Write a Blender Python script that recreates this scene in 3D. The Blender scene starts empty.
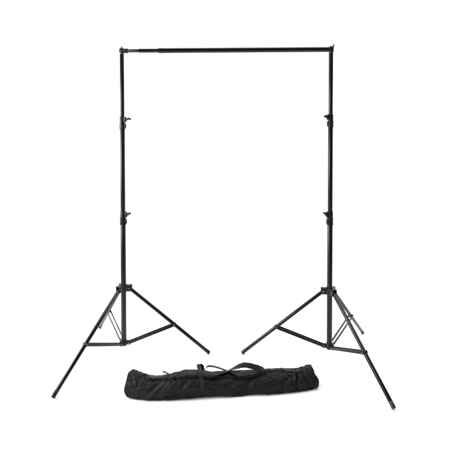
import bpy, bmesh, math, random
from mathutils import Vector, Matrix, noise

scene = bpy.context.scene
R = math.radians

# ------------------------------------------------------------------ camera
cam_data = bpy.data.cameras.new("camera")
cam = bpy.data.objects.new("camera", cam_data)
scene.collection.objects.link(cam)
cam_data.sensor_width = 36.0
cam_data.lens = 36.0 * 399.9 / 450.0
cam_data.shift_y = -(225 - 184.35) / 450.0
cam_data.clip_start = 0.05
cam_data.clip_end = 100
cam.location = (0, 0, 1.268)
cam.rotation_euler = (R(90 - 1.575), 0, 0)
scene.camera = cam

# ------------------------------------------------------------------ world, lamps, exposure
world = bpy.data.worlds.new("World")
scene.world = world
world.use_nodes = True
world.node_tree.nodes["Background"].inputs[0].default_value = (1, 1, 1, 1)
world.node_tree.nodes["Background"].inputs[1].default_value = 0.03


def area(name, loc, target, sx, sy, power):
    d = bpy.data.lights.new(name, 'AREA')
    d.shape = 'RECTANGLE'
    d.size, d.size_y, d.energy = sx, sy, power
    o = bpy.data.objects.new(name, d)
    scene.collection.objects.link(o)
    o.location = loc
    o.rotation_euler = (Vector(target) - Vector(loc)).to_track_quat('-Z', 'Y').to_euler()
    return o


area("overhead_softbox", (0, 3.5, 4.9), (0, 3.5, 0), 8.0, 4.8, 400)
area("side_softbox", (-3.2, 2.2, 1.72), (-0.7, 2.6, 1.62), 1.3, 1.5, 120)
area("key_softbox", (-2.9, 0.3, 1.95), (0.2, 2.8, 1.5), 2.0, 1.4, 105)
area("background_lamp", (-4.4, 3.6, 1.6), (1.0, 6.0, 1.8), 0.8, 2.6, 50)
area("background_lamp", (4.4, 3.6, 1.6), (-1.0, 6.0, 1.8), 0.8, 2.6, 90)

scene.view_settings.view_transform = 'Standard'
scene.view_settings.look = 'None'
scene.view_settings.exposure = 0
scene.view_settings.gamma = 1


# ------------------------------------------------------------------ materials
def material(name, color, rough, metallic=0.0, bump=0.0, bscale=200, rvar=0.08, rscale=30,
             cvar=0.15, cscale=12, coat=0.0, spec=0.5, sheen=0.0, stretch=(1, 1, 1)):
    m = bpy.data.materials.new(name)
    m.use_nodes = True
    nt = m.node_tree
    b = nt.nodes["Principled BSDF"]
    tc = nt.nodes.new("ShaderNodeTexCoord")
    mp = nt.nodes.new("ShaderNodeMapping")
    mp.inputs['Scale'].default_value = stretch
    nt.links.new(tc.outputs['Object'], mp.inputs[0])

    def nz(scale, detail=4):
        n = nt.nodes.new("ShaderNodeTexNoise")
        n.inputs['Scale'].default_value = scale
        n.inputs['Detail'].default_value = detail
        nt.links.new(mp.outputs[0], n.inputs['Vector'])
        return n
    n1 = nz(cscale)
    mr = nt.nodes.new("ShaderNodeMapRange")
    mr.inputs[1].default_value, mr.inputs[2].default_value = 0.3, 0.7
    mr.inputs[3].default_value, mr.inputs[4].default_value = 1 - cvar, 1 + cvar
    nt.links.new(n1.outputs[0], mr.inputs[0])
    mx = nt.nodes.new("ShaderNodeVectorMath")
    mx.operation = 'SCALE'
    mx.inputs[0].default_value = color
    nt.links.new(mr.outputs[0], mx.inputs['Scale'])
    nt.links.new(mx.outputs[0], b.inputs['Base Color'])
    n2 = nz(rscale)
    mr2 = nt.nodes.new("ShaderNodeMapRange")
    mr2.inputs[1].default_value, mr2.inputs[2].default_value = 0.3, 0.7
    mr2.inputs[3].default_value, mr2.inputs[4].default_value = max(0.02, rough - rvar), rough + rvar
    nt.links.new(n2.outputs[0], mr2.inputs[0])
    nt.links.new(mr2.outputs[0], b.inputs['Roughness'])
    b.inputs['Metallic'].default_value = metallic
    b.inputs['Specular IOR Level'].default_value = spec
    b.inputs['Coat Weight'].default_value = coat
    b.inputs['Coat Roughness'].default_value = 0.15
    if sheen:
        b.inputs['Sheen Weight'].default_value = sheen
        b.inputs['Sheen Roughness'].default_value = 0.45
    if bump:
        bp = nt.nodes.new("ShaderNodeBump")
        bp.inputs['Strength'].default_value = bump
        bp.inputs['Distance'].default_value = 0.002
        n3 = nz(bscale, 5)
        nt.links.new(n3.outputs[0], bp.inputs['Height'])
        nt.links.new(bp.outputs[0], b.inputs['Normal'])
    return m


M_TUBE = material("black_anodised_tube", (0.004, 0.0041, 0.0042), 0.34, spec=0.34, rvar=0.02, rscale=9)
M_LEG = material("black_coated_leg_tube", (0.004, 0.0041, 0.0042), 0.27, spec=0.36, rvar=0.02, rscale=9)
M_BAR = material("gloss_black_bar", (0.006, 0.006, 0.0063), 0.22, spec=0.45, rvar=0.05)
M_PLAST = material("black_moulded_plastic", (0.0065, 0.0065, 0.007), 0.40, bump=0.06, bscale=600, spec=0.3)
M_BRACE = material("black_painted_steel", (0.006, 0.0061, 0.0063), 0.40, bump=0.04, bscale=400, spec=0.3)
M_RUBBER = material("black_rubber", (0.006, 0.006, 0.006), 0.33, spec=0.33)
M_STEEL = material("zinc_steel", (0.30, 0.30, 0.30), 0.35, metallic=1.0)
M_CLOTH = material("black_nylon_cloth", (0.0052, 0.0052, 0.0057), 0.62, bump=0.35, bscale=220, spec=0.18,
                   sheen=0.0, cvar=0.12, cscale=9, rvar=0.08, rscale=14)
M_WEB = material("black_webbing", (0.006, 0.006, 0.0064), 0.75, bump=0.5, bscale=260, spec=0.3)
M_PAPER = material("white_seamless_paper", (0.88, 0.88, 0.88), 0.8, bump=0.02, bscale=20, cvar=0.004, spec=0.1)


# ------------------------------------------------------------------ mesh helpers
class MB:
    def __init__(s):
        s.v, s.f = [], []

    def add(s, vs, fs):
        o = len(s.v)
        s.v += [tuple(v) for v in vs]
        s.f += [tuple(i + o for i in f) for f in fs]

    def lathe(s, a, b, prof, n=32):
        """prof: list of (distance from a along a->b, radius); capped when the radius is not 0"""
        a, b = Vector(a), Vector(b)
        ax = (b - a).normalized()
        up = Vector((0, 0, 1)) if abs(ax.z) < 0.95 else Vector((1, 0, 0))
        u = ax.cross(up).normalized()
        w = ax.cross(u).normalized()
        vs, fs = [], []
        for t, r in prof:
            for k in range(n):
                an = 2 * math.pi * k / n
                vs.append(a + ax * t + (u * math.cos(an) + w * math.sin(an)) * r)
        for i in range(len(prof) - 1):
            for k in range(n):
                k2 = (k + 1) % n
                fs.append((i * n + k, i * n + k2, (i + 1) * n + k2, (i + 1) * n + k))
        fs.append(tuple(range(n))[::-1])
        m = (len(prof) - 1) * n
        fs.append(tuple(range(m, m + n)))
        s.add(vs, fs)

    def tube(s, a, b, r, bev=0.0012, n=32):
        L = (Vector(b) - Vector(a)).length
        bev = min(bev, r * 0.6, L * 0.3)
        s.lathe(a, b, [(0, r - bev), (bev * .3, r - bev * .3), (bev, r), (L - bev, r), (L - bev * .3, r - bev * .3), (L, r - bev)], n)

    def box(s, c, ex, ey, ez, hx, hy, hz, bev=0.0012):
        """oriented box with chamfered edges"""
        c, ex, ey, ez = Vector(c), Vector(ex).normalized(), Vector(ey).normalized(), Vector(ez).normalized()
        bm = bmesh.new()
        bmesh.ops.create_cube(bm, size=2)
        for v in bm.verts:
            v.co = Vector((v.co.x * hx, v.co.y * hy, v.co.z * hz))
        bmesh.ops.bevel(bm, geom=list(bm.edges), offset=min(bev, hx * .8, hy * .8, hz * .8), segments=2, affect='EDGES', profile=0.6)
        bm.verts.index_update()
        s.add([c + ex * v.co.x + ey * v.co.y + ez * v.co.z for v in bm.verts], [tuple(v.index for v in f.verts) for f in bm.faces])
        bm.free()

    def sweep(s, pts, sides, sections):
        """closed cross-sections (list of 2-D points) along pts; sides = width direction for each point"""
        vs, fs = [], []
        n = len(sections[0])
        P = [Vector(p) for p in pts]
        for i, p in enumerate(P):
            t = (P[min(i + 1, len(P) - 1)] - P[max(i - 1, 0)]).normalized()
            w = Vector(sides[i])
            w = (w - t * w.dot(t)).normalized()
            nn = t.cross(w).normalized()
            for (x, y) in sections[i]:
                vs.append(p + w * x + nn * y)
        for i in range(len(P) - 1):
            for k in range(n):
                k2 = (k + 1) % n
                fs.append((i * n + k, i * n + k2, (i + 1) * n + k2, (i + 1) * n + k))
        fs.append(tuple(range(n))[::-1])
        m = (len(P) - 1) * n
        fs.append(tuple(range(m, m + n)))
        s.add(vs, fs)

    def build(s, name, mat, parent=None, angle=35):
        me = bpy.data.meshes.new(name)
        me.from_pydata(s.v, [], s.f)
        bm = bmesh.new()
        bm.from_mesh(me)
        bmesh.ops.recalc_face_normals(bm, faces=bm.faces)
        bm.to_mesh(me)
        bm.free()
        me.materials.append(mat)
        me.shade_smooth()
        me.set_sharp_from_angle(angle=R(angle))
        o = bpy.data.objects.new(name, me)
        scene.collection.objects.link(o)
        if parent:
            o.parent = parent
        return o


def root(name, loc, label, cat, group=None):
    o = bpy.data.objects.new(name, None)
    scene.collection.objects.link(o)
    o.location = loc
    o.empty_display_size = 0.1
    o["label"], o["category"] = label, cat
    if group:
        o["group"] = group
    return o


def catmull(pts, n):
    P = [Vector(p) for p in pts]
    P = [P[0] * 2 - P[1]] + P + [P[-1] * 2 - P[-2]]
    out = []
    for i in range(1, len(P) - 2):
        for k in range(n):
            t = k / n
            a, b, c, d = P[i - 1], P[i], P[i + 1], P[i + 2]
            out.append(0.5 * ((2 * b) + (c - a) * t + (2 * a - 5 * b + 4 * c - d) * t * t + (-a + 3 * b - 3 * c + d) * t ** 3))
    out.append(P[-2])
    return out


FLOOR = -0.012            # height of the paper floor


# ------------------------------------------------------------------ seamless paper backdrop
def build_backdrop():
    prof = [(0.7 + i * 0.5, 0) for i in range(8)]
    cy, rad = 4.6, 1.6
    prof = [(y, z) for y, z in prof if y < cy]
    for i in range(25):
        a = R(90 * i / 24)
        prof.append((cy + rad * math.sin(a), rad - rad * math.cos(a)))
    prof += [(cy + rad, rad + 0.9 * i) for i in range(1, 6)]
    xs = [-4.6 + i * 9.2 / 14 for i in range(15)]
    vs = [(x, y, z) for (y, z) in prof for x in xs]
    n = len(xs)
    fs = [(i * n + k, i * n + k + 1, (i + 1) * n + k + 1, (i + 1) * n + k) for i in range(len(prof) - 1) for k in range(n - 1)]
    mb = MB()
    mb.add(vs, fs)
    o = mb.build("backdrop", M_PAPER)
    if o.data.polygons[0].normal.z < 0:
        o.data.flip_normals()
    o.location.z = FLOOR
    o["kind"] = "structure"


build_backdrop()


# ------------------------------------------------------------------ tripod stand
def build_clamp(par, z0, z1, rin, rlow, kdir, lever_deg, lever_len):
    """two-piece collar clamp with a wing lever and a lower bolt; kdir = horizontal direction of the boss"""
    h = z1 - z0
    mid = z0 + h * 0.5
    m = MB()
    ru, rl = rlow + 0.0015, rlow + 0.0045
    # lower sleeve with two lips
    m.lathe((0, 0, z0), (0, 0, mid), [(0, rl - .0015), (.001, rl), (.005, rl), (.0065, rl - .0012), (h * .5 - .0065, rl - .0012),
                                     (h * .5 - .005, rl), (h * .5 - .001, rl), (h * .5, rl - .0018)], 40)
    # upper split collar
    m.lathe((0, 0, mid), (0, 0, z1), [(0, ru - .002), (.001, ru), (h * .5 - .0035, ru), (h * .5 - .0005, ru - .0012), (h * .5, ru - .003)], 40)
    k = Vector(kdir).normalized()
    t = Vector((0, 0, 1)).cross(k)
    # clamp ears either side of the slit, and the lower bolt boss
    for s in (-1, 1):
        m.box(k * (ru + .0035) + t * s * .0052 + Vector((0, 0, mid + h * .26)), k, t, (0, 0, 1), .0065, .0038, h * .205, .001)
    m.box(k * (rl + .001) + Vector((0, 0, mid - h * .25)), k, t, (0, 0, 1), .0042, .008, h * .17, .0012)
    c = m.build("tube_clamp", M_PLAST, par)
    # wing lever : stem, hub and curved blade
    m = MB()
    c0 = k * (ru + .007) + Vector((0, 0, mid + h * .27))
    m.tube(c0 - k * .001, c0 + k * .012, .0042)
    m.tube(c0 + k * .007, c0 + k * .0165, .0082, .002)
    a = R(lever_deg)
    dr = k * math.cos(a) + Vector((0, 0, 1)) * math.sin(a)
    dn = Vector((0, 0, -1))
    st = c0 + k * .011
    P = catmull([st, st + dr * lever_len * .45 + Vector((0, 0, .0015)), st + dr * lever_len * .8 + dn * .001, st + dr * lever_len + dn * .010], 6)
    secs = []
    for i in range(len(P)):
        q = i / (len(P) - 1)
        w, th = .0068 + .0038 * math.sin(q * math.pi * .9), .0086 - .0024 * q
        if i == len(P) - 1:
            w, th = w * .55, th * .6
        secs.append([(w * math.cos(2 * math.pi * j / 14), th * math.sin(2 * math.pi * j / 14)) for j in range(14)])
    m.sweep(P, [t] * len(P), secs)
    m.build("wing_knob", M_PLAST, c, 60)
    m = MB()
    b0 = k * (rl + .004) + Vector((0, 0, mid - h * .25))
    m.lathe(b0, b0 + k, [(0, .0042), (.004, .0042), (.0052, .003), (.0055, .001)], 6)
    m.build("bolt", M_PLAST, c)
    return c


def build_lug(m, az, z0, z1, rad, gap, thick=.003):
    d = Vector((math.cos(az), math.sin(az), 0))
    t = Vector((-d.y, d.x, 0))
    for s in (-1, 1):
        m.box(d * (.010 + rad) / 2 * 1.0 + t * s * (gap + thick / 2) + Vector((0, 0, (z0 + z1) / 2)), d, t, (0, 0, 1),
              (rad - .010) / 2 + .004, thick / 2, (z1 - z0) / 2, .0008)


def rivet(m, c, t, w, r):
    """one through-pin with a domed head at each end"""
    m.lathe(c - t * (w + .0033), c + t, [(0, r * .3), (.0006, r * .75), (.0017, r), (.0033, r), (.0034, .0026), (.0032 + 2 * w, .0026),
                                         (.0033 + 2 * w, r), (.0049 + 2 * w, r), (.006 + 2 * w, r * .75), (.0066 + 2 * w, r * .3)], 20)


def build_stand(loc, az0, sgn, Rf, hc, hl, t_j, clampz, top, knob_az, levers, label):
    hc, hl, top = hc - FLOOR, hl - FLOOR, top - FLOOR
    clampz = (clampz[0] - FLOOR, clampz[1] - FLOOR)
    rt = root("tripod_stand", Vector(loc) + Vector((0, 0, FLOOR)), label, "light stand", "tripod stands carrying the crossbar")
    r1, r2, r3 = .0181, .0163, .0144
    kd = Vector((math.cos(knob_az), math.sin(knob_az), 0))
    zu0, zu1, zm0, zm1 = clampz[1] - .043, clampz[1] + .043, clampz[0] - .047, clampz[0] + .047
    for (a, b, r) in ((hl - .022, zm0 + .03, r1), (zm0 + .01, zu0 + .03, r2), (zu0 + .01, top - .0205, r3)):
        m = MB()
        m.tube((0, 0, a), (0, 0, b), r, .001, 48)
        m.build("pole_section", M_TUBE, rt)
    # spigot : bright brass/steel ring below the bracket
    m = MB()
    m.lathe((0, 0, top - .030), (0, 0, top + .004), [(0, r3 - .002), (.0005, r3 - .001), (.010, r3 - .001), (.011, .0112), (.0125, .0110),
                                                     (.013, .0085), (.034, .0085)], 32)
    m.build("spigot", M_STEEL, rt)
    build_clamp(rt, zm0, zm1, r2, r1, kd, levers[0][0], levers[0][1])
    build_clamp(rt, zu0, zu1, r3, r2, kd, levers[1][0], levers[1][1])

    # hub carrying the three legs
    azs = [az0 + sgn * i * 2 * math.pi / 3 for i in range(3)]
    hub = MB()
    hub.lathe((0, 0, hc - .024), (0, 0, hc + .030), [(0, .020), (.001, .0215), (.014, .0215), (.016, .024), (.036, .024), (.038, .0215),
                                                    (.0525, .0215), (.054, .019)], 40)
    for a in azs:
        build_lug(hub, a, hc - .020, hc + .024, .054, .0128, .0034)
        d = Vector((math.cos(a), math.sin(a), 0))
        t = Vector((-d.y, d.x, 0))
        hub.box(d * .036 + Vector((0, 0, hc + .0195)), d, t, (0, 0, 1), .0185, .0130, .0042, .0012)
    hub_o = hub.build("leg_hub", M_PLAST, rt)
    # hub at the foot of the pole carrying the braces
    lo = MB()
    lo.lathe((0, 0, hl - .026), (0, 0, hl + .016), [(0, .018), (.001, .0195), (.010, .0195), (.012, .0225), (.026, .0225), (.028, .0210),
                                                   (.041, .0205), (.042, .0190)], 40)
    for a in azs:
        build_lug(lo, a, hl - .018, hl + .006, .043, .0078, .003)
    lo_o = lo.build("brace_hub", M_PLAST, rt)

    for a in azs:
        d = Vector((math.cos(a), math.sin(a), 0))
        t = Vector((-d.y, d.x, 0))
        piv = d * .042 + Vector((0, 0, hc))
        foot = d * Rf + Vector((0, 0, .011))
        ax = (foot - piv).normalized()
        L = (foot - piv).length
        m = MB()
        m.tube(piv - ax * .012, foot - ax * .004, .0123, .0012, 40)
        leg = m.build("leg", M_LEG, rt)
        m = MB()
        m.lathe(foot - ax * .034, foot + ax, [(0, .0123), (.0006, .0126), (.033, .0126), (.0355, .0108), (.0375, .007), (.038, .002)], 32)
        m.build("foot_cap", M_RUBBER, leg)
        # pivot rivet
        m = MB()
        rivet(m, piv, t, .0158, .0038)
        m.build("rivet", M_STEEL, hub_o)
        # brace: two flat strips straddling the leg
        jt = piv + (foot - piv) * t_j
        bp = d * .036 + Vector((0, 0, hl - .006))
        m = MB()
        bx = (jt - bp).normalized()
        for s in (-1, 1):
            A = bp + t * s * .0122
            B = jt + t * s * .0142
            e = (B - A).normalized()
            nn = e.cross(t).normalized()
            tt = nn.cross(e).normalized()
            m.box((A + B) / 2, e, nn, tt, (B - A).length / 2 + .009, .0092, .0018, .0008)
        # saddle round the leg tube
        m.box(jt + t * 0 + ax.cross(t) * 0, ax, t, ax.cross(t), .0075, .0122, .0133, .002)
        br = m.build("brace", M_BRACE, rt)
        for q, w in ((jt + (bp - jt).normalized() * .002, .0156), (bp, .0139)):
            m = MB()
            rivet(m, q, t, w, .0036)
            m.build("rivet", M_STEEL, br)
    return rt


L_LOC, R_LOC = Vector((-.7068, 2.7647, 0)), Vector((.7075, 2.693, 0))
L_TOP, R_TOP = 2.1074, 2.0948
build_stand(L_LOC, -2.0401, 1, .5955, .4692, .0929, .558, (.9587, 1.6146), L_TOP - .002, R(-22),
            [(28, .026), (10, .030)],
            "black tripod stand carrying the thinner end of the crossbar, its clamp knobs pointing right")
right_stand = build_stand(R_LOC + Vector((.0035, 0, 0)), -1.2250, -1, .5985, .4687, .0991, .570, (.9665, 1.6208), R_TOP - .002, R(180 + 28),
            [(42, .024), (22, .018)],
            "black tripod stand carrying the thick end of the crossbar, its clamp knobs pointing left")
right_stand.rotation_euler = (0, -.0035 / R_TOP, 0)      # this pole leans in by a hair


# ------------------------------------------------------------------ crossbar
def build_crossbar():
    A = Vector((L_LOC.x, L_LOC.y, L_TOP))
    B = Vector((R_LOC.x, R_LOC.y, R_TOP))
    ax = (B - A).normalized()
    L = (B - A).length
    side = ax.cross(Vector((0, 0, 1))).normalized()
    up = side.cross(ax).normalized()
    rt = root("crossbar", A, "long black telescopic crossbar thickening to the right, lying across both stands", "crossbar")
    P = lambda d, s=0, u=0: ax * d + side * s + up * u
    m = MB()
    m.tube(P(.028), P(.20), .0120, .001, 40)
    m.build("bar_section", M_BAR, rt)
    m = MB()
    m.lathe(P(.118), P(1), [(0, .0126), (.001, .0145), (.012, .0145), (.013, .0139), (.17, .0139)], 40)
    m.build("bar_section", M_BAR, rt)
    m = MB()
    l3 = L - .010 - .252
    m.lathe(P(.252), P(2), [(0, .0150), (.0012, .0176), (.030, .0176), (.031, .0170), (l3, .0170)], 48)
    m.build("bar_section", M_BAR, rt)
    # bracket at the thin end: socket over the spigot, rounded knuckle, collar round the tube
    m = MB()
    m.lathe(P(0, 0, -.016), P(0, 0, 1), [(0, .0135), (.0015, .0155), (.012, .0160), (.024, .0175), (.030, .0155), (.034, .0115), (.036, .004)], 36)
    m.lathe(P(-.019), P(1), [(0, .006), (.002, .0115), (.006, .0150), (.014, .0168), (.024, .0168), (.026, .0150), (.028, .0172), (.034, .0172),
                             (.036, .0155), (.052, .0155), (.0525, .0170), (.058, .0170), (.060, .0150), (.061, .0120)], 36)
    e = m.build("end_bracket", M_PLAST, rt)
    m = MB()
    m.lathe(P(-.001, 0, .010), P(-.001, 0, 1), [(0, .013), (.006, .012), (.010, .009), (.014, .006), (.018, .0045), (.0195, .002)], 20)
    m.build("wing_screw", M_PLAST, e)
    # bracket at the thick end with a tall flat wing
    m = MB()
    m.lathe(P(L, 0, -.016), P(L, 0, 1), [(0, .0135), (.0015, .0155), (.014, .0160), (.026, .0160), (.034, .0140), (.036, .010)], 36)
    m.lathe(P(L - .016), P(L + 1), [(0, .0175), (.001, .0188), (.007, .0188), (.008, .0172), (.028, .0172), (.030, .014), (.031, .004)], 36)
    m.box(P(L + .013, 0, -.006), ax, side, up, .0035, .010, .012, .0015)
    e = m.build("end_bracket", M_PLAST, rt)
    m = MB()
    pts = catmull([P(L + .012, 0, .004), P(L + .014, 0, .016), P(L + .0165, 0, .025), P(L + .020, 0, .034)], 6)
    secs = []
    for i in range(len(pts)):
        q = i / (len(pts) - 1)
        w, th = .009 - .003 * q, .0065 - .0028 * q
        secs.append([(w * math.cos(2 * math.pi * j / 14), th * math.sin(2 * math.pi * j / 14)) for j in range(14)])
    m.sweep(pts, [side] * len(pts), secs)
    m.build("wing_screw", M_PLAST, e, 60)


build_crossbar()


# ------------------------------------------------------------------ carry bag
def lerp_tab(tab, x):
    if x <= tab[0][0]:
        return tab[0][1]
    for (a, ya), (b, yb) in zip(tab, tab[1:]):
        if x <= b:
            t = (x - a) / (b - a)
            t = t * t * (3 - 2 * t) * .5 + t * .5
            return ya + (yb - ya) * t
    return tab[-1][1]


def sstep(a, b, x):
    t = min(1, max(0, (x - a) / (b - a)))
    return t * t * (3 - 2 * t)


# metres in the bag's own frame (origin on the floor at its middle)
#<<BAG
BAG_O = (0.0, 2.40, -0.012)
FOOT = [(-0.559, -0.1751), (-0.514, -0.183), (-0.421, -0.1899), (-0.309, -0.1899), (-0.225, -0.187), (-0.113, -0.1721), (-0.028, -0.157), (0.086, -0.1417), (0.207, -0.1345), (0.347, -0.1189), (0.462, -0.0977), (0.544, -0.0708), (0.57, -0.0598)]
HEIGHT = [(-0.575, 0.1263), (-0.555, 0.131), (-0.535, 0.1268), (-0.51, 0.1214), (-0.475, 0.1093), (-0.44, 0.0997), (-0.41, 0.0932), (-0.37, 0.0979), (-0.33, 0.1085), (-0.28, 0.123), (-0.22, 0.1315), (-0.15, 0.1265), (-0.06, 0.1057), (0.05, 0.1032), (0.15, 0.1047), (0.25, 0.1068), (0.36, 0.1065), (0.42, 0.1006), (0.47, 0.1073), (0.505, 0.1061), (0.535, 0.1094), (0.555, 0.119)]
DEPTH = [(-.60, .150), (-.53, .155), (-.40, .165), (-.2, .17), (0, .17), (.3, .165), (.5, .155), (.56, .145)]


def section(v, w, h):
    """v 0..1 round the bag: 0 back, .25 ridge, .5 front, .75 floor"""
    c, s = math.cos(2 * math.pi * v), math.sin(2 * math.pi * v)
    y = math.copysign(abs(c) ** .88, c)
    if s > 0:
        z = .28 + .72 * s ** .88
        y *= 1 - .16 * s * s
    else:
        z = .28 * (1 - (-s) ** .38)
    return w * .5 + w * .5 * y, h * z


def bag_base(x, v):
    w, h = lerp_tab(DEPTH, x), lerp_tab(HEIGHT, x)
    xe = min(1.0, max(0.0, (.56 - abs(x + .008)) / .035))
    k = .80 + .20 * math.sqrt(max(0, 1 - (1 - xe) ** 2))
    y, z = section(v, w * k, h * (1 - (1 - k) * .15))
    zf = z / max(h, 1e-4)
    X = x
    # the lower corners of both ends are tucked in, the right end leans back at its top
    e = 1 - sstep(-.57, -.46, x)
    X += e * (.020 * (1 - sstep(0, .38, zf)) + .012 * sstep(.40, 1, zf) + .003)
    e = sstep(.44, .56, x)
    X -= e * (.003 * (1 - sstep(0, .30, zf)) + .034 * sstep(.35, 1.0, zf) + .004)
    return X, lerp_tab(FOOT, x) + y + w * (1 - k) * .12, z
#BAG>>

CREASES = [  # (points in (x, v), depth, width): grooves pressed into the cloth
    ([(-0.548, 0.277), (-0.499, 0.309), (-0.435, 0.317)], .003, .008),
    ([(-0.233, 0.261), (-0.268, 0.325), (-0.305, 0.374)], .005, .008),
    ([(-0.419, 0.531), (-0.347, 0.519), (-0.268, 0.507), (-0.146, 0.486)], .005, .009),
    ([(-0.332, 0.507), (-0.252, 0.47), (-0.218, 0.39)], .005, .010),
    ([(-0.537, 0.478), (-0.514, 0.494), (-0.503, 0.422), (-0.48, 0.309)], .002, .012),
    ([(-0.48, 0.535), (-0.419, 0.438), (-0.381, 0.374)], .005, .011),
    ([(0.431, 0.337), (0.423, 0.434), (0.42, 0.499)], .008, .008),
    ([(0.400, 0.37), (0.396, 0.42), (0.40, 0.47)], .004, .008),
    ([(0.465, 0.245), (0.476, 0.378), (0.499, 0.499), (0.53, 0.579)], .007, .009),
    ([(0.059, 0.511), (0.127, 0.45), (0.158, 0.346)], .005, .012),
    ([(0.26, 0.543), (0.328, 0.474), (0.385, 0.358)], .004, .011),
    ([(-0.07, 0.45), (-0.02, 0.47), (0.04, 0.43)], .003, .012),
    ([(-0.17, 0.40), (-0.13, 0.47), (-0.12, 0.53)], .004, .009),
    ([(-0.560, 0.33), (-0.530, 0.39), (-0.525, 0.45)], .002, .008),
]
FLAPS = [  # overlapping edges: the cloth above them stands proud
    ([(-0.461, 0.255), (-0.440, 0.309), (-0.385, 0.300), (-0.305, 0.340), (-0.245, 0.350), (-0.184, 0.345), (-0.112, 0.347), (-0.066, 0.335)], .012),
    ([(-0.05, 0.329), (0.006, 0.337), (0.086, 0.346), (0.184, 0.333), (0.24, 0.31)], .007),
    ([(0.26, 0.285), (0.32, 0.283), (0.38, 0.297), (0.446, 0.325)], .005),
]
PER = .43


def near_poly(pl, x, p):
    best = None
    for (ax, av), (bx, bv) in zip(pl, pl[1:]):
        ay, by = av * PER, bv * PER
        dx, dy = bx - ax, by - ay
        t = max(0, min(1, ((x - ax) * dx + (p - ay) * dy) / (dx * dx + dy * dy)))
        ex, ey = x - ax - dx * t, p - ay - dy * t
        d = math.hypot(ex, ey)
        if best is None or d < best[0]:
            best = (d, ey)
    return best


def bag_disp(x, v):
    p = v * PER
    # long soft folds running slantwise, then tighter ones
    q = Vector((x * 5.5 + p * 5, p * 13 - x * 3.0, 3.1))
    d = .010 * noise.noise(q)
    q = Vector((x * 8 - p * 12, p * 17 + x * 4, 7.7))
    n = 1 - abs(noise.noise(q)) * 2
    d -= .0030 * n ** 5
    q = Vector((x * 10 + p * 15, p * 14 - x * 5, 1.7))
    n = 1 - abs(noise.noise(q)) * 2
    d -= .0022 * n ** 6
    d += .0016 * noise.noise(Vector((x * 25, p * 40, 5)))
    d += .0006 * noise.noise(Vector((x * 110, p * 110, 9)))
    jx = x + .010 * noise.noise(Vector((x * 22, p * 22, 2)))
    jp = p + .008 * noise.noise(Vector((x * 22, p * 22, 4)))
    for pl, dep, w in CREASES:
        e, _ = near_poly(pl, jx, jp)
        if e < w * 4:
            g = e / w
            d += -dep * math.exp(-g * g) + dep * .45 * math.exp(-((g - 2.0) / .9) ** 2)
    for pl, hgt in FLAPS:
        e, ey = near_poly(pl, x, p)
        if e < .06:
            b = sstep(-.0045, .003, ey)
            d += (1 - b) * hgt * math.exp(-(e / .024) ** 2) * .8 - b * hgt * .55 * math.exp(-(e / .010) ** 2)
    return d


NU, NV = 560, 240
X0, X1 = -.575, .562


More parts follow.
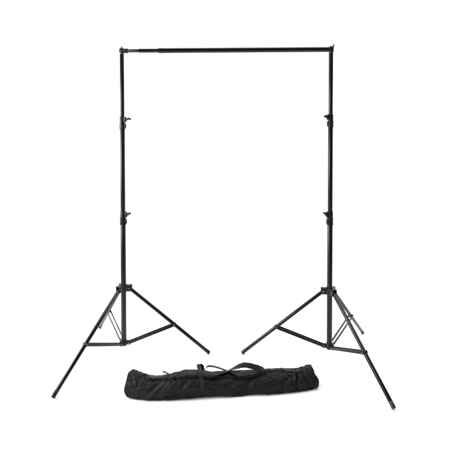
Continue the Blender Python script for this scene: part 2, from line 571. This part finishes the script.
def build_bag():
    rt = root("carry_bag", BAG_O, "limp black nylon carry bag with webbing handles, lying on the floor between the stands", "carry bag")
    base = [[Vector(bag_base(X0 + (X1 - X0) * i / (NU - 1), (j / NV))) for j in range(NV)] for i in range(NU)]
    P = []
    for i in range(NU):
        row = []
        x = X0 + (X1 - X0) * i / (NU - 1)
        for j in range(NV):
            du = base[min(i + 1, NU - 1)][j] - base[max(i - 1, 0)][j]
            dv = base[i][(j + 1) % NV] - base[i][(j - 1) % NV]
            nn = du.cross(dv)
            nn = -nn.normalized() if nn.length > 1e-12 else Vector((0, 0, 1))
            if nn.dot(base[i][j] - Vector((base[i][j].x, base[i][0].y * .5 + base[i][NV // 2].y * .5, .04))) < 0:
                nn = -nn
            d = bag_disp(x, j / NV)
            d *= sstep(0, .012, base[i][j].z) * .9 + .1
            q = base[i][j] + nn * d
            q.z = max(q.z, .0012)
            row.append(q)
        P.append(row)
    m = MB()
    vs = [q for r in P for q in r]
    fs = []
    for i in range(NU - 1):
        for j in range(NV):
            k = (j + 1) % NV
            fs.append((i * NV + j, i * NV + k, (i + 1) * NV + k, (i + 1) * NV + j))
    # sunken, puckered end panels
    for i, sg in ((0, 1), (NU - 1, -1)):
        c = sum(P[i], Vector()) / NV
        prev = [i * NV + j for j in range(NV)]
        for r in range(1, 14):
            f = r / 14
            cur = []
            for j in range(NV):
                q = P[i][j].lerp(c, f)
                a = 2 * math.pi * j / NV
                q.x -= sg * -.006 * math.sin(f * 3.0) * (1 - f * .9)
                q.x += sg * .006 * noise.noise(Vector((a * 1.6, f * 3, i))) * math.sin(f * 3.1)
                q.z = max(q.z, .0012)
                cur.append(len(vs))
                vs.append(q)
            for j in range(NV):
                k = (j + 1) % NV
                fs.append((prev[j], prev[k], cur[k], cur[j]))
            prev = cur
        fs.append(tuple(prev))
    m.add(vs, fs)
    body = m.build("bag_body", M_CLOTH, rt, 80)

    def surf(x, v, lift=0.0):
        fi = (x - X0) / (X1 - X0) * (NU - 1)
        i = int(max(1, min(NU - 2, round(fi))))
        j = int(round(v * NV)) % NV
        p = P[i][j]
        dv = (P[i][(j + 2) % NV] - P[i][(j - 2) % NV])
        du = (P[min(i + 2, NU - 1)][j] - P[max(0, i - 2)][j])
        nn = du.cross(dv).normalized()
        if nn.dot(p - Vector((p.x, base[i][0].y * .5 + base[i][NV // 2].y * .5, .03))) < 0:
            nn = -nn
        return p + nn * lift, nn

    def ribbon(name, ctrl, width, thick=.0017, mat=M_WEB, sub=9):
        """ctrl: (x, y, z, side vector)"""
        C = catmull([c[:3] for c in ctrl], sub)
        S = catmull([c[3] for c in ctrl], sub)
        secs = []
        for i in range(len(C)):
            w, t = width / 2, thick / 2
            wv = 1 + .04 * math.sin(i * .9)
            secs.append([(-w * wv, -t * .4), (-w * wv, t * .4), (-w * .9, t), (0, t * 1.1), (w * .9, t), (w * wv, t * .4), (w * wv, -t * .4),
                         (w * .9, -t), (0, -t * 1.1), (-w * .9, -t)])
        mb = MB()
        mb.sweep(C, S, secs)
        return mb.build(name, mat, rt, 60)

    def on(x, v, lift, side):
        q, _ = surf(x, v, lift)
        return (q.x, q.y, q.z, side)

    #STRAPS
    STRAPS(ribbon, on)


def STRAPS(ribbon, on):
    X = (1, 0, 0)
    o = Vector(BAG_O)

    def w(x, y, z, side):
        return (x, y, z, side)
    for pts in STRAP_PTS:
        name, width, lst = pts
        c = []
        for kind, a, b, cc, side in lst:
            c.append(on(a, b, cc, side) if kind == 's' else (a, b, cc, side))
        ribbon(name, c, width)


#<<STRAPPTS
STRAP_PTS = [
    ('handle', 0.026, [
        ('s', -0.123, 0.478, 0.0, (1, 0, 0)),
        ('s', -0.127, 0.43, 0.001, (1, 0, 0)),
        ('s', -0.135, 0.374, 0.002, (1, 0, 0)),
        ('s', -0.142, 0.317, 0.006, (1, 0.1, 0)),
        ('w', -0.1511, -0.08, 0.1393, (1, 0.15, 0)),
        ('w', -0.1532, -0.055, 0.1468, (1, 0.3, 0)),
        ('w', -0.1384, -0.025, 0.1153, (0.9, 0.5, 0)),
        ('w', -0.1241, -0.01, 0.0957, (0.3, 0.9, -0.2)),
        ('w', -0.1027, -0.015, 0.1147, (0, 0.95, -0.05)),
        ('w', -0.06, -0.03, 0.119, (0, 0.95, -0.1)),
        ('w', -0.006, -0.045, 0.1082, (0, 0.85, -0.1)),
        ('s', 0.048, 0.293, 0.006, (0.2, 0.8, -0.5)),
        ('s', 0.082, 0.337, 0.002, (0.3, 0.7, -0.6)),
        ('s', 0.104, 0.358, -0.005, (0.3, 0.6, -0.6)),
    ]),
    ('handle', 0.031, [
        ('s', -0.101, 0.35, -0.003, (-0.2, 0.5, -0.6)),
        ('s', -0.055, 0.325, 0.006, (-0.2, 0.6, -0.6)),
        ('s', -0.006, 0.285, 0.008, (-0.2, 0.8, -0.4)),
        ('w', 0.0359, -0.04, 0.1075, (-0.1, 0.9, -0.2)),
        ('w', 0.0777, -0.04, 0.1251, (0, 0.85, 0.35)),
        ('w', 0.1196, -0.04, 0.1348, (0, 0.7, 0.7)),
        ('w', 0.173, -0.045, 0.1263, (0.1, 0.4, 0.9)),
        ('w', 0.2109, -0.055, 0.118, (0.3, 0.4, 0.8)),
        ('w', 0.2214, -0.07, 0.1116, (0.6, 0.5, 0.3)),
        ('s', 0.192, 0.321, 0.006, (0.3, 0.5, -0.6)),
        ('s', 0.139, 0.35, 0.004, (0.2, 0.5, -0.7)),
        ('s', 0.086, 0.362, -0.004, (0.2, 0.5, -0.7)),
    ]),
    ('zip_tab', 0.01, [
        ('w', -0.3688, -0.06, 0.1066, (0.4, 0.8, 0.2)),
        ('w', -0.3491, -0.065, 0.1013, (0.4, 0.8, 0.1)),
        ('s', -0.317, 0.285, 0.004, (0.6, 0.7, 0)),
        ('s', -0.294, 0.354, 0.004, (0.8, 0.4, 0.2)),
        ('s', -0.279, 0.394, -0.003, (0.9, 0.2, 0.2)),
    ]),
    ('zip_tab', 0.012, [
        ('s', 0.336, 0.241, 0.004, (0.5, 0.8, 0)),
        ('s', 0.355, 0.269, 0.003, (0.6, 0.7, 0)),
        ('s', 0.378, 0.329, 0.001, (0.8, 0.5, 0)),
        ('s', 0.393, 0.37, -0.003, (0.9, 0.3, 0)),
    ]),
]
#STRAPPTS>>
build_bag()
